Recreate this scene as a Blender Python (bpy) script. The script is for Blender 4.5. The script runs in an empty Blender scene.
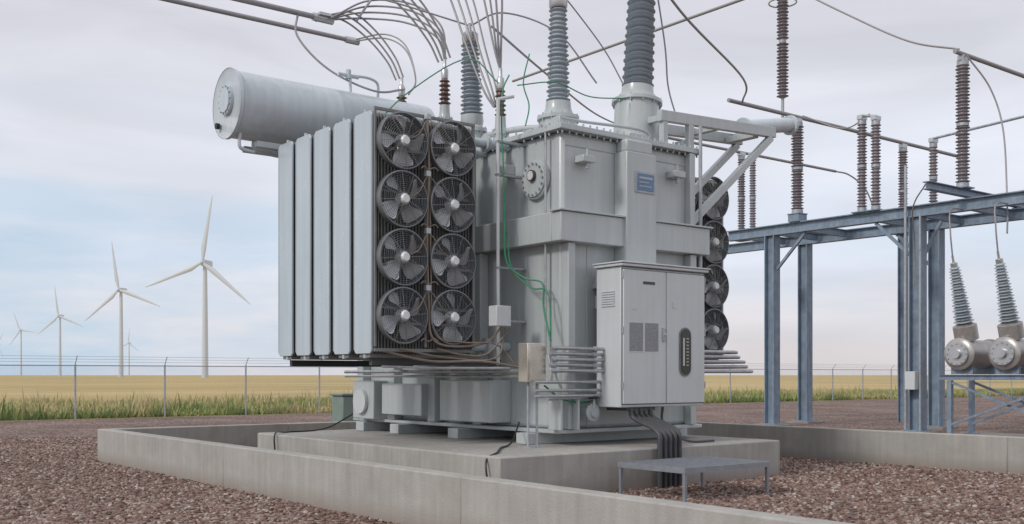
import bpy, bmesh, math, random
from mathutils import Vector, Matrix
random.seed(7)
TH=math.atan2(.617,.787)
sc=bpy.context.scene
C,S=math.cos(TH),math.sin(TH)
def W2L(X,Y): return (C*X+S*Y, -S*X+C*Y)

# ---------------------------------------------------------------- materials
def nn(nt,t,**k):
    n=nt.nodes.new(t)
    for a,b in k.items(): setattr(n,a,b)
    return n
def mat(name,col,rough=.5,metal=0,var=.12,scale=3,bump=.0,bscale=60,streak=.0,dirt=None,dirt_amt=0,spec=.5,coat=0,foot=None):
    m=bpy.data.materials.new(name); m.use_nodes=True; nt=m.node_tree; L=nt.links
    b=nt.nodes['Principled BSDF']
    b.inputs['Roughness'].default_value=rough; b.inputs['Metallic'].default_value=metal
    b.inputs['Specular IOR Level'].default_value=spec
    if coat: b.inputs['Coat Weight'].default_value=coat; b.inputs['Coat Roughness'].default_value=.15
    tc=nn(nt,'ShaderNodeTexCoord')
    n1=nn(nt,'ShaderNodeTexNoise'); n1.inputs['Scale'].default_value=scale; n1.inputs['Detail'].default_value=8; n1.inputs['Roughness'].default_value=.65
    L.new(tc.outputs['Object'],n1.inputs['Vector'])
    r=nn(nt,'ShaderNodeMapRange'); r.inputs['From Min'].default_value=.3; r.inputs['From Max'].default_value=.7
    r.inputs['To Min'].default_value=1-var; r.inputs['To Max'].default_value=1+var
    L.new(n1.outputs['Fac'],r.inputs['Value'])
    val=r.outputs['Result']
    if streak>0:
        mp=nn(nt,'ShaderNodeMapping'); mp.inputs['Scale'].default_value=(6,6,.35)
        L.new(tc.outputs['Object'],mp.inputs['Vector'])
        n2=nn(nt,'ShaderNodeTexNoise'); n2.inputs['Scale'].default_value=1.6; n2.inputs['Detail'].default_value=6
        L.new(mp.outputs[0],n2.inputs['Vector'])
        r2=nn(nt,'ShaderNodeMapRange'); r2.inputs['From Min'].default_value=.35; r2.inputs['From Max'].default_value=.65
        r2.inputs['To Min'].default_value=1-streak; r2.inputs['To Max'].default_value=1
        L.new(n2.outputs['Fac'],r2.inputs['Value'])
        mm=nn(nt,'ShaderNodeMath',operation='MULTIPLY'); L.new(val,mm.inputs[0]); L.new(r2.outputs['Result'],mm.inputs[1]); val=mm.outputs[0]
    vm=nn(nt,'ShaderNodeVectorMath',operation='SCALE'); vm.inputs[0].default_value=col; L.new(val,vm.inputs['Scale'])
    out=vm.outputs[0]
    if dirt_amt>0:
        n3=nn(nt,'ShaderNodeTexNoise'); n3.inputs['Scale'].default_value=scale*.45; n3.inputs['Detail'].default_value=10; n3.inputs['Roughness'].default_value=.7
        L.new(tc.outputs['Object'],n3.inputs['Vector'])
        r3=nn(nt,'ShaderNodeMapRange'); r3.inputs['From Min'].default_value=.5; r3.inputs['From Max'].default_value=.72
        r3.inputs['To Min'].default_value=0; r3.inputs['To Max'].default_value=dirt_amt
        L.new(n3.outputs['Fac'],r3.inputs['Value'])
        mx=nn(nt,'ShaderNodeMix',data_type='RGBA'); L.new(r3.outputs['Result'],mx.inputs[0]); L.new(out,mx.inputs[6]); mx.inputs[7].default_value=(*dirt,1); out=mx.outputs[2]
    if foot:
        g=nn(nt,'ShaderNodeNewGeometry'); sp=nn(nt,'ShaderNodeSeparateXYZ'); L.new(g.outputs['Position'],sp.inputs[0])
        ad=nn(nt,'ShaderNodeMath',operation='MULTIPLY_ADD'); ad.inputs[1].default_value=-.35; L.new(n1.outputs['Fac'],ad.inputs[0]); L.new(sp.outputs['Z'],ad.inputs[2])
        r4=nn(nt,'ShaderNodeMapRange'); r4.inputs['From Min'].default_value=foot[0]-.17; r4.inputs['From Max'].default_value=foot[1]-.17; r4.inputs['To Min'].default_value=.75; r4.inputs['To Max'].default_value=0
        L.new(ad.outputs[0],r4.inputs['Value'])
        mx=nn(nt,'ShaderNodeMix',data_type='RGBA'); L.new(r4.outputs['Result'],mx.inputs[0]); L.new(out,mx.inputs[6]); mx.inputs[7].default_value=(*foot[2],1); out=mx.outputs[2]
    L.new(out,b.inputs['Base Color'])
    rr=nn(nt,'ShaderNodeMapRange'); rr.inputs['To Min'].default_value=max(0,rough-.12); rr.inputs['To Max'].default_value=min(1,rough+.12)
    L.new(n1.outputs['Fac'],rr.inputs['Value']); L.new(rr.outputs['Result'],b.inputs['Roughness'])
    if bump>0:
        nb=nn(nt,'ShaderNodeTexNoise'); nb.inputs['Scale'].default_value=bscale; nb.inputs['Detail'].default_value=6
        L.new(tc.outputs['Object'],nb.inputs['Vector'])
        bp=nn(nt,'ShaderNodeBump'); bp.inputs['Strength'].default_value=bump; bp.inputs['Distance'].default_value=.02
        L.new(nb.outputs['Fac'],bp.inputs['Height']); L.new(bp.outputs[0],b.inputs['Normal'])
    return m
M={}
M['paint']=mat('tank_paint',(.49,.53,.535),.36,var=.05,scale=1.3,streak=.09,dirt=(.32,.31,.27),dirt_amt=.18,bump=.06,bscale=2.0,coat=.3)
M['paint2']=mat('cabinet_paint',(.60,.635,.645),.33,var=.035,scale=1.2,streak=.06,dirt=(.38,.36,.33),dirt_amt=.12,bump=.03,bscale=2,coat=.25)
M['rad']=mat('radiator_paint',(.50,.575,.62),.25,var=.05,scale=1.2,streak=.10,bump=.06,bscale=1.5,coat=.3)
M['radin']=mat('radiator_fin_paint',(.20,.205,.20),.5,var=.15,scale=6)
M['cons']=mat('conservator_paint',(.57,.63,.67),.3,var=.05,scale=1.5,streak=.10,coat=.25)
M['galv']=mat('galvanised_steel',(.42,.45,.48),.5,.35,var=.2,scale=9,streak=.12)
M['beam']=mat('steel_beam_galvanised',(.25,.32,.40),.5,.2,var=.22,scale=4,streak=.2)
M['alum']=mat('aluminium',(.55,.56,.57),.35,.7,var=.1)
M['cable']=mat('aluminium_cable',(.33,.32,.33),.55,.3,var=.15,scale=20)
M['porc']=mat('grey_porcelain',(.37,.42,.46),.2,var=.06,scale=8)
M['brown']=mat('brown_porcelain',(.17,.11,.095),.22,var=.1)
M['mauve']=mat('weathered_porcelain',(.28,.255,.275),.3,var=.1)
M['black']=mat('black_rubber',(.02,.02,.02),.5,var=.2)
M['dark']=mat('dark_conduit',(.07,.07,.075),.5,.1,var=.2)
M['conduit']=mat('conduit_galvanised',(.42,.43,.44),.32,.6,var=.2,scale=8)
M['wire']=mat('fan_guard_wire',(.20,.21,.22),.4,.3,var=.1)
M['blade']=mat('fan_blade_metal',(.58,.60,.62),.3,.2,var=.12)
M['fanhub']=mat('fan_motor_paint',(.75,.77,.78),.35,var=.05)
M['green']=mat('green_ground_wire',(.03,.23,.12),.5,var=.1)
M['tan']=mat('tan_flexible_conduit',(.24,.19,.155),.6,var=.15,scale=9)
M['stain']=mat('stainless_box',(.56,.53,.47),.28,.6,var=.15,scale=4)
M['concrete']=mat('concrete_cast',(.42,.405,.375),.85,var=.12,scale=1.8,streak=.12,dirt=(.27,.25,.22),dirt_amt=.4,bump=.25,bscale=45,spec=.2,foot=(0,.22,(.27,.22,.19)))
M['pad']=mat('concrete_pad_surface',(.42,.405,.375),.85,var=.12,scale=1.4,streak=.14,dirt=(.25,.235,.21),dirt_amt=.5,bump=.2,bscale=40,spec=.2,foot=(0,.2,(.27,.22,.19)))
M['white']=mat('turbine_white',(.56,.60,.65),.4,var=.03)
M['plateblue']=mat('nameplate_blue',(.13,.22,.36),.3,var=.1)
M['plateink']=mat('nameplate_print',(.45,.5,.55),.4,var=.1)
M['paper']=mat('printed_label',(.27,.28,.30),.5,var=.35,scale=60)
M['paperw']=mat('white_label',(.62,.62,.60),.5,var=.1,scale=60)
M['glass']=mat('dark_window',(.03,.035,.03),.1,var=.1)
M['brass']=mat('breaker_tank_metal',(.42,.40,.38),.35,.45,var=.18,scale=5)
M['gbox']=mat('green_box_paint',(.20,.26,.23),.5,var=.1)
M['grating']=mat('grating_steel',(.30,.32,.35),.5,.4,var=.15,scale=9)

# ---------------------------------------------------------------- geometry helpers
def box(u0,u1,v0,v1,z0,z1):
    V=[(u0,v0,z0),(u1,v0,z0),(u1,v1,z0),(u0,v1,z0),(u0,v0,z1),(u1,v0,z1),(u1,v1,z1),(u0,v1,z1)]
    return V,[(0,3,2,1),(4,5,6,7),(0,1,5,4),(1,2,6,5),(2,3,7,6),(3,0,4,7)]
def frame(d,up=Vector((0,0,1))):
    d=d.normalized()
    if abs(d.dot(up))>.98: up=Vector((0,1,0))
    a=d.cross(up).normalized(); b=a.cross(d).normalized()
    return a,b
def obox(p0,p1,w,h,off=(0,0)):
    p0=Vector(p0);p1=Vector(p1);a,b=frame(p1-p0)
    V=[]
    for p in (p0,p1):
        for sx,sy in((-1,-1),(1,-1),(1,1),(-1,1)):
            V.append(tuple(p+a*(off[0]+sx*w/2)+b*(off[1]+sy*h/2)))
    return V,[(0,1,2,3),(7,6,5,4),(0,4,5,1),(1,5,6,2),(2,6,7,3),(3,7,4,0)]
def merge(*gs):
    V=[];F=[]
    for v,f in gs:
        o=len(V);V+=list(v);F+=[tuple(i+o for i in q) for q in f]
    return V,F
def ibeam(p0,p1,w,h,t=.025):
    return merge(obox(p0,p1,t,h-2*t-.002),obox(p0,p1,w,t,(0,h/2-t/2)),obox(p0,p1,w,t,(0,-h/2+t/2)))
def lathe(base,axis,prof,n=24,cap=True):
    base=Vector(base);axis=Vector(axis).normalized();a,b=frame(axis)
    V=[];F=[]
    for r,h in prof:
        for i in range(n):
            t=2*math.pi*i/n
            V.append(tuple(base+axis*h+(a*math.cos(t)+b*math.sin(t))*r))
    m=len(prof)
    for j in range(m-1):
        for i in range(n):
            k=(i+1)%n
            F.append((j*n+i,j*n+k,(j+1)*n+k,(j+1)*n+i))
    if cap:
        F.append(tuple(range(n-1,-1,-1))); F.append(tuple((m-1)*n+i for i in range(n)))
    return V,F
def cyl(p0,p1,r,r1=None,n=16):
    p0=Vector(p0);p1=Vector(p1)
    return lathe(p0,p1-p0,[(r,0),(r if r1 is None else r1,(p1-p0).length)],n)
def cr(P,k=8):
    P=[Vector(p) for p in P]
    if len(P)<3: return P
    Q=[2*P[0]-P[1]]+P+[2*P[-1]-P[-2]];out=[]
    for i in range(1,len(Q)-2):
        for s in range(k):
            t=s/k;a,b,c,d=Q[i-1],Q[i],Q[i+1],Q[i+2]
            out.append(.5*((2*b)+(c-a)*t+(2*a-5*b+4*c-d)*t*t+(3*b-a-3*c+d)*t**3))
    out.append(P[-1]);return out
def tube(P,r,n=6,smooth=True,closed=False):
    P=cr(P) if smooth else [Vector(p) for p in P]
    V=[];F=[];m=len(P);a=None
    for i,p in enumerate(P):
        if closed: d=P[(i+1)%m]-P[i-1]
        else: d=P[min(i+1,m-1)]-P[max(i-1,0)]
        d.normalize()
        if a is None: a,b=frame(d)
        else:
            a=(a-d*a.dot(d)).normalized(); b=a.cross(d)
        for k in range(n):
            t=2*math.pi*k/n;V.append(tuple(p+(a*math.cos(t)+b*math.sin(t))*r))
    for i in range(m if closed else m-1):
        j=(i+1)%m
        for k in range(n):
            l=(k+1)%n;F.append((i*n+k,i*n+l,j*n+l,j*n+k))
    if not closed:
        F.append(tuple(range(n-1,-1,-1)));F.append(tuple((m-1)*n+k for k in range(n)))
    return V,F
def capsule(uc,zc,w,h,va,vb,n=10):
    P=[]
    for i in range(n+1):
        t=math.pi*i/n;P.append((uc+w*math.cos(t),zc+(h-w)+w*math.sin(t)))
    for i in range(n+1):
        t=math.pi+math.pi*i/n;P.append((uc+w*math.cos(t),zc-(h-w)+w*math.sin(t)))
    m=len(P);V=[(x,va,z) for x,z in P]+[(x,vb,z) for x,z in P]
    return V,[tuple(range(m)),tuple(range(2*m-1,m-1,-1))]+[(i,(i+1)%m,(i+1)%m+m,i+m) for i in range(m)]
def insul(base,axis,L,rc,rs,pitch=.075,taper=1.0,n=22):
    prof=[(rc,0)];k=max(2,int(L/pitch));p=L/k
    for i in range(k):
        f=1+(taper-1)*i/k; h=i*p; rr=rs if i%2==0 else rs*.9
        prof+=[(rc*f,h+.15*p),(rr*f*.97,h+.40*p),(rr*f,h+.50*p),(rc*f*1.05,h+.86*p)]
    prof.append((rc*taper,L))
    return lathe(base,axis,prof,n)
class Obj:
    def __init__(s,name,o=(0,0,0),rot=TH):
        s.o=Vector(o);s.e=bpy.data.objects.new(name,None);s.e.empty_display_size=.3
        s.e.rotation_euler=(0,0,rot);s.e.location=Matrix.Rotation(rot,3,'Z')@s.o
        sc.collection.objects.link(s.e);s.p={}
    def add(s,part,m,g,bevel=0):
        d=s.p.setdefault(part,[[],[],m,bevel]);o=len(d[0])
        d[0]+= [tuple(Vector(v)-s.o) for v in g[0]];d[1]+=[tuple(i+o for i in q) for q in g[1]]
    def done(s):
        for k,(V,F,m,bv) in s.p.items():
            me=bpy.data.meshes.new(k);me.from_pydata(V,[],F);me.validate();me.update()
            bm=bmesh.new();bm.from_mesh(me);bmesh.ops.recalc_face_normals(bm,faces=bm.faces);bm.to_mesh(me);bm.free()
            me.shade_smooth();me.set_sharp_from_angle(angle=math.radians(38))
            me.materials.append(M[m] if isinstance(m,str) else m)
            ob=bpy.data.objects.new(k,me);sc.collection.objects.link(ob);ob.parent=s.e
            if bv:
                b=ob.modifiers.new('bevel','BEVEL');b.width=bv;b.segments=2;b.limit_method='ANGLE';b.angle_limit=math.radians(50)

# ---------------------------------------------------------------- ground materials
GR=((.0,(.08,.048,.04)),(.3,(.19,.118,.095)),(.6,(.27,.178,.143)),(.85,(.33,.26,.225)),(1,(.50,.43,.38)))
def setramp(r,cs):
    e=r.color_ramp.elements;e[0].position=cs[0][0];e[0].color=(*cs[0][1],1);e[1].position=cs[-1][0];e[1].color=(*cs[-1][1],1)
    for p,c in cs[1:-1]: x=e.new(p);x.color=(*c,1)
def gravel_mat():
    m=bpy.data.materials.new('gravel_surface');m.use_nodes=True;nt=m.node_tree;L=nt.links;b=nt.nodes['Principled BSDF']
    g=nn(nt,'ShaderNodeTexCoord')
    v=nn(nt,'ShaderNodeTexVoronoi');v.inputs['Scale'].default_value=19;L.new(g.outputs['Object'],v.inputs['Vector'])
    s=nn(nt,'ShaderNodeSeparateColor');L.new(v.outputs['Color'],s.inputs[0])
    r=nn(nt,'ShaderNodeValToRGB');setramp(r,GR)
    L.new(s.outputs[0],r.inputs[0])
    n=nn(nt,'ShaderNodeTexNoise');n.inputs['Scale'].default_value=.35;n.inputs['Detail'].default_value=6;L.new(g.outputs['Object'],n.inputs['Vector'])
    mr=nn(nt,'ShaderNodeMapRange');mr.inputs['From Min'].default_value=.3;mr.inputs['From Max'].default_value=.7;mr.inputs['To Min'].default_value=.6;mr.inputs['To Max'].default_value=1.1;L.new(n.outputs['Fac'],mr.inputs['Value'])
    vm=nn(nt,'ShaderNodeVectorMath',operation='SCALE');L.new(r.outputs[0],vm.inputs[0]);L.new(mr.outputs[0],vm.inputs['Scale']);L.new(vm.outputs[0],b.inputs['Base Color'])
    b.inputs['Roughness'].default_value=.85;b.inputs['Specular IOR Level'].default_value=.25
    bp=nn(nt,'ShaderNodeBump');bp.invert=True;bp.inputs['Strength'].default_value=1;bp.inputs['Distance'].default_value=.03
    L.new(v.outputs['Distance'],bp.inputs['Height']);L.new(bp.outputs[0],b.inputs['Normal'])
    return m
def field_mat(name,ca,cb,cc,s1,s2):
    m=bpy.data.materials.new(name);m.use_nodes=True;nt=m.node_tree;L=nt.links;b=nt.nodes['Principled BSDF']
    g=nn(nt,'ShaderNodeTexCoord');mp=nn(nt,'ShaderNodeMapping');mp.inputs['Scale'].default_value=(.35,1,1);L.new(g.outputs['Object'],mp.inputs[0])
    n=nn(nt,'ShaderNodeTexNoise');n.inputs['Scale'].default_value=s1;n.inputs['Detail'].default_value=12;n.inputs['Roughness'].default_value=.72;L.new(mp.outputs[0],n.inputs['Vector'])
    r=nn(nt,'ShaderNodeValToRGB');e=r.color_ramp.elements;e[0].position=.36;e[0].color=(*ca,1);e[1].position=.64;e[1].color=(*cc,1)
    x=e.new(.5);x.color=(*cb,1);L.new(n.outputs['Fac'],r.inputs[0]);L.new(r.outputs[0],b.inputs['Base Color'])
    b.inputs['Roughness'].default_value=1;b.inputs['Specular IOR Level'].default_value=.1
    n2=nn(nt,'ShaderNodeTexNoise');n2.inputs['Scale'].default_value=s2;L.new(g.outputs['Object'],n2.inputs['Vector'])
    bp=nn(nt,'ShaderNodeBump');bp.inputs['Distance'].default_value=.15;L.new(n2.outputs['Fac'],bp.inputs['Height']);L.new(bp.outputs[0],b.inputs['Normal'])
    return m
M['gravel']=gravel_mat()
M['wheat']=field_mat('wheat_field_surface',(.32,.27,.12),(.50,.38,.18),(.60,.46,.24),.03,2)
M['grassg']=field_mat('grass_surface',(.12,.16,.04),(.22,.23,.07),(.40,.33,.14),.15,6)
def sheet(name,uvs,z,m):
    me=bpy.data.meshes.new(name);me.from_pydata([(u,v,z) for u,v in uvs],[],[tuple(range(len(uvs)))])
    me.materials.append(M[m]);o=bpy.data.objects.new(name,me);o.rotation_euler=(0,0,TH);sc.collection.objects.link(o);return o
R=9000
sheet('ground',[(-R,-R),(R,-R),(R,R),(-R,R)],-.008,'wheat')
sheet('grass_verge',[(-150,-60),(260,-60),(260,62),(-150,62)],-.004,'grassg')
sheet('gravel_yard',[(-120,-50),(160,-50),(160,39.6),(-120,39.6)],0,'gravel')

def stone_mat():
    m=bpy.data.materials.new('gravel_stone');m.use_nodes=True;nt=m.node_tree;L=nt.links;b=nt.nodes['Principled BSDF']
    oi=nn(nt,'ShaderNodeObjectInfo');r=nn(nt,'ShaderNodeValToRGB');setramp(r,GR)
    L.new(oi.outputs['Random'],r.inputs[0]);L.new(r.outputs[0],b.inputs['Base Color'])
    b.inputs['Roughness'].default_value=.8;b.inputs['Specular IOR Level'].default_value=.25
    return m
def gravel_scatter():
    pts=[W2L(-7,8.0),W2L(8,8.0),W2L(18,27),W2L(-17,27)]
    o=sheet('gravel',pts,.004,'gravel')
    ng=bpy.data.node_groups.new('scatter_stones','GeometryNodeTree')
    ng.interface.new_socket('Geometry',in_out='INPUT',socket_type='NodeSocketGeometry');ng.interface.new_socket('Geometry',in_out='OUTPUT',socket_type='NodeSocketGeometry')
    gi=ng.nodes.new('NodeGroupInput');go=ng.nodes.new('NodeGroupOutput');L=ng.links
    d=ng.nodes.new('GeometryNodeDistributePointsOnFaces');d.inputs['Density'].default_value=170
    ic=ng.nodes.new('GeometryNodeMeshIcoSphere');ic.inputs['Radius'].default_value=1;ic.inputs['Subdivisions'].default_value=1
    sm=ng.nodes.new('GeometryNodeSetMaterial');sm.inputs['Material'].default_value=stone_mat()
    ins=ng.nodes.new('GeometryNodeInstanceOnPoints')
    rv=ng.nodes.new('FunctionNodeRandomValue');rv.data_type='FLOAT_VECTOR';rv.inputs[0].default_value=(.014,.014,.010);rv.inputs[1].default_value=(.044,.036,.030)
    rr=ng.nodes.new('FunctionNodeRandomValue');rr.data_type='FLOAT_VECTOR';rr.inputs[0].default_value=(-.6,-.6,0);rr.inputs[1].default_value=(.6,.6,6.28)
    L.new(gi.outputs[0],d.inputs['Mesh']);L.new(d.outputs['Points'],ins.inputs['Points']);L.new(ic.outputs['Mesh'],sm.inputs['Geometry']);L.new(sm.outputs[0],ins.inputs['Instance'])
    L.new(rv.outputs[0],ins.inputs['Scale']);L.new(rr.outputs[0],ins.inputs['Rotation'])
    jg=ng.nodes.new('GeometryNodeJoinGeometry');L.new(gi.outputs[0],jg.inputs[0]);L.new(ins.outputs[0],jg.inputs[0]);L.new(jg.outputs[0],go.inputs[0])
    md=o.modifiers.new('scatter','NODES');md.node_group=ng
gravel_scatter()

def grass(name,n,vr,hr,cols,ur=(2,85)):
    V=[];F=[];mi=[]
    for i in range(n):
        v=vr[0]+(vr[1]-vr[0])*random.random()**1.6;u=random.uniform(*ur)
        cl=math.sin(u*.9+v*.3)*math.sin(u*.37-1)+math.sin(u*2.3)*.4
        h=random.uniform(*hr)*(1+.45*cl)*(1.9 if random.random()<.04 else 1);w=random.uniform(.02,.05);a=random.uniform(0,math.pi);lx=random.uniform(-.2,.2);ly=random.uniform(-.2,.2)
        k=len(V);dx,dy=math.cos(a)*w,math.sin(a)*w
        V+=[(u-dx,v-dy,-.02),(u+dx,v+dy,-.02),(u+lx*.5+dx*.6,v+ly*.5+dy*.6,h*.6),(u+lx*.5-dx*.6,v+ly*.5-dy*.6,h*.6),(u+lx,v+ly,h)]
        F+=[(k,k+1,k+2,k+3),(k+3,k+2,k+4)]
        patch=math.sin(u*.55+2)*math.sin(u*.21+v*.4)+.5*math.sin(v*.9+u*.13)
        j=min(len(cols)-1,max(0,int((random.random()*.7+.28*patch+.02*(v-46)+.22)*len(cols))));mi+=[j,j]
    me=bpy.data.meshes.new(name);me.from_pydata(V,[],F)
    for i,c in enumerate(cols): me.materials.append(mat(f'{name}_blade_{i}',c,.8,var=.2,scale=2,spec=.15))
    me.polygons.foreach_set('material_index',mi)
    o=bpy.data.objects.new(name,me);o.rotation_euler=(0,0,TH);sc.collection.objects.link(o)
grass('tall_grass',60000,(40.1,60),(.12,.40),[(.14,.21,.05),(.22,.29,.07),(.33,.35,.11),(.50,.42,.20),(.58,.47,.26)])

# ---------------------------------------------------------------- containment wall + pad
def wall(name,u0,u1,v0,v1,h=.6,t=.22):
    w=Obj(name,(u0,v0,0))
    for a,b,c,d,k in((u0,u0+t,v0,v1,'front_run'),(u1-t,u1,v0,v1,'back_run')):
        n=max(1,round((d-c)/5.6))
        for i in range(n):
            y0=c+(d-c)*i/n;y1=c+(d-c)*(i+1)/n
            w.add('panels','concrete',box(a,b,y0+.003,y1-.003,-.05,h),.015)
            if i: w.add('joint_filler','pad',box(a+.008,b-.008,y0-.003,y0+.003,0,h-.008))
    for c,k in((v0,'n'),(v1-t,'f')):
        n=3
        for i in range(n):
            x0=u0+t+(u1-u0-2*t)*i/n;x1=u0+t+(u1-u0-2*t)*(i+1)/n
            w.add('panels','concrete',box(x0+.003,x1-.003,c,c+t,-.05,h),.015)
    w.done()
wall('concrete_containment_wall',5.97,17.02,2.6,20.1)
p=Obj('concrete_pad',(7.9,10.46,0))
p.add('slab','pad',box(8.0,13.6,10.46,17.6,-.05,.57),.025)
p.done()

# ---------------------------------------------------------------- fence
f=Obj('chain_link_fence',(0,40,0))
u=-12;k=0
while u<110:
    f.add('posts','galv',cyl((u,40,0),(u,40,2.0),.035,n=8))
    f.add('posts','galv',cyl((u,40,2.0),(u,39.75,2.3),.015,n=5))
    u+=3.3
for z in(1.95,): f.add('rails','galv',cyl((-12,40.03,z),(110,40.03,z),.022,n=6))
for i in range(3): f.add('barbed_wire','galv',cyl((-12,39.95-.09*i,2.08+.1*i),(110,39.95-.09*i,2.08+.1*i),.006,n=4))
V=[];F=[]
x=-12
while x<110:
    for sgn in(1,-1):
        k=len(V);w=.0030
        V+=[(x-w,40.02,.05),(x+w,40.02,.05),(x+sgn*1.9+w,40.02,1.95),(x+sgn*1.9-w,40.02,1.95)];F.append((k,k+1,k+2,k+3))
    x+=.1
f.add('mesh','galv',(V,F));f.done()

# ---------------------------------------------------------------- wind turbines
def turbine(X,Y,hub,Rb,ang,yaw=0):
    o=Obj('wind_turbine',(X,Y,0),0)
    r0=Rb*.05;o.add('tower','white',lathe((X,Y,-1),(0,0,1),[(r0,0),(r0*.9,hub*.3),(r0*.6,hub+1)],20))
    H=Vector((X,Y,hub));f=Vector((math.sin(yaw),-math.cos(yaw),0))
    s=Vector((math.cos(yaw),math.sin(yaw),0))
    o.add('nacelle','white',obox(H-f*(Rb*.16),H+f*(Rb*.05),Rb*.085,Rb*.09),Rb*.012)
    C0=H+f*(Rb*.085)
    o.add('hub','white',lathe(H+f*(Rb*.05),f,[(Rb*.04,0),(Rb*.045,Rb*.02),(Rb*.035,Rb*.05),(Rb*.01,Rb*.075)],14))
    for q in range(3):
        a=math.radians(ang+120*q);d=s*math.sin(a)+Vector((0,0,1))*math.cos(a);c=s*math.cos(a)-Vector((0,0,1))*math.sin(a)
        V=[];F=[];st=[(0,.022,.022),(.06,.022,.02),(.2,.044,.014),(.5,.030,.009),(.8,.02,.005),(1,.006,.002)]
        for t,w,th in st:
            cc=C0+d*(Rb*t);w*=Rb;th*=Rb
            for i in range(8):
                g=2*math.pi*i/8;V.append(tuple(cc+c*(math.cos(g)*w-w*.3*(t>.1))+f*math.sin(g)*th))
        for j in range(5):
            for i in range(8):F.append((j*8+i,j*8+(i+1)%8,(j+1)*8+(i+1)%8,(j+1)*8+i))
        F.append(tuple(range(7,-1,-1)));F.append(tuple(range(40,48)))
        o.add(f'blade_{q+1}','white',(V,F))
    o.done()
for px,hy,rp,ang,hub in((205,263,67,9.5,69.5),(121,290,49,-9,70),(60,316,30,-8,70),(21,330,20,-22,70),(-2,345,15,30,70),(129,343,15,5,70)):
    D=(hub-1.6)*1050/(375-hy);turbine((px-512)/1050*D,D,hub,rp*D/1050,ang,math.radians(-12))

# ---------------------------------------------------------------- TRANSFORMER
T=Obj('power_transformer',(11.5,14.6,.57))
for v in(12.2,14.0,15.8,17.0):
    T.add('skid_beams','paint',box(9.75,13.2,v-.14,v+.14,.572,.74),.01)
T.add('base_plate','paint',box(9.95,13.05,11.6,17.6,.742,.80),.01)
T.add('tank_body','paint',box(10.1,12.9,11.7,17.5,.80,5.2),.06)
T.add('cover_flange','paint',box(9.98,13.02,11.58,17.62,5.202,5.245),.006)
T.add('cover_plate','paint',box(10.0,13.0,11.6,17.6,5.248,5.29),.006)
for i in range(22):
    u=10.05+i*.138
    T.add('cover_bolts','galv',cyl((u,11.63,5.15),(u,11.63,5.33),.016,n=6))
for i in range(30):
    v=11.7+i*.198
    T.add('cover_bolts','galv',cyl((10.03,v,5.15),(10.03,v,5.33),.016,n=6))
T.add('belt','paint',merge(box(9.9,13.1,11.48,11.698,3.55,3.98),box(9.9,10.098,11.702,17.5,3.55,3.98),box(12.902,13.1,11.702,17.5,3.55,3.98)),.012)
T.add('belt_caps','paint',merge(box(9.86,13.14,11.44,11.696,3.984,4.01)),.004)
T.add('front_column','paint',box(11.16,11.8,11.42,11.697,3.2,5.0),.012)
T.add('front_column_top','paint',box(11.2,11.76,11.46,11.697,5.002,5.198),.03)
T.add('stiffeners','paint',merge(box(10.1,10.24,11.55,11.697,.805,3.545),box(12.72,12.86,11.55,11.697,.805,3.545),box(12.74,12.86,11.58,11.697,4.015,5.19)),.01)
T.add('weld_seams','paint',merge(cyl((10.16,11.698,5.0),(11.15,11.698,5.0),.012,n=6),cyl((11.81,11.698,5.0),(12.73,11.698,5.0),.012,n=6),cyl((10.6,11.698,.82),(10.6,11.698,3.54),.010,n=6)))
for v in(13.6,14.9,16.2,17.3):
    T.add('side_stiffeners','paint',box(9.93,10.097,v-.11,v+.11,.805,3.545),.012)
for v in (13.9,15.4): T.add('side_stiffeners','paint',box(9.93,10.097,v-.06,v+.06,3.985,5.19),.01)
T.add('side_boxes','paint',merge(box(9.7,10.098,12.9,14.3,.86,1.52),box(9.8,10.098,15.0,16.3,.9,1.45)),.015)
T.add('pump_box','paint',box(9.72,10.09,16.45,17.2,.80,1.5),.02)
T.add('pump_flange','paint2',cyl((9.71,16.85,1.12),(9.65,16.85,1.12),.22,n=24))
T.add('manhole','paint',merge(cyl((10.09,12.25,4.55),(10.03,12.25,4.55),.30,n=32),cyl((10.03,12.25,4.55),(10.0,12.25,4.55),.27,n=32)),.006)
for i in range(16):
    t=i*math.pi/8;T.add('manhole_bolts','galv',cyl((10.0,12.25+.235*math.cos(t),4.55+.235*math.sin(t)),(9.975,12.25+.235*math.cos(t),4.55+.235*math.sin(t)),.018,n=6))
T.add('oil_level_gauge','dark',cyl((9.998,12.25,4.6),(9.95,12.25,4.6),.085,n=20))
T.add('oil_level_gauge_face','paperw',cyl((9.949,12.25,4.6),(9.945,12.25,4.6),.068,n=20))
T.add('nameplate','plateblue',box(11.36,11.72,11.395,11.418,4.42,4.68),.003)
T.add('nameplate_print','plateink',merge(box(11.40,11.68,11.390,11.394,4.60,4.63),box(11.40,11.60,11.390,11.394,4.54,4.555),box(11.40,11.66,11.390,11.394,4.48,4.495)))
T.add('nameplate_frame','galv',box(11.33,11.75,11.401,11.4185,4.39,4.71))
T.add('lugs','paint',merge(box(10.35,10.6,11.5,11.697,4.75,4.85),box(12.3,12.55,11.5,11.697,4.75,4.85),box(9.9,10.098,12.8,13.0,4.7,4.85)),.01)
for u in(10.48,12.42): T.add('lugs_pin','galv',cyl((u,11.56,4.66),(u,11.56,4.95),.03,n=10))
T.add('jacking_pads','paint',merge(box(9.8,10.25,11.4,11.695,1.25,1.32),box(9.84,9.88,11.42,11.695,.805,1.248),box(10.17,10.21,11.42,11.547,.805,1.248)),.006)
T.add('drain_valve','paint',merge(cyl((10.45,11.7,1.05),(10.45,11.35,1.05),.07,n=14),cyl((10.45,11.42,1.05),(10.45,11.39,1.05),.13,n=16),cyl((10.45,11.38,1.05),(10.45,11.38,1.25),.02,n=8)))
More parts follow.
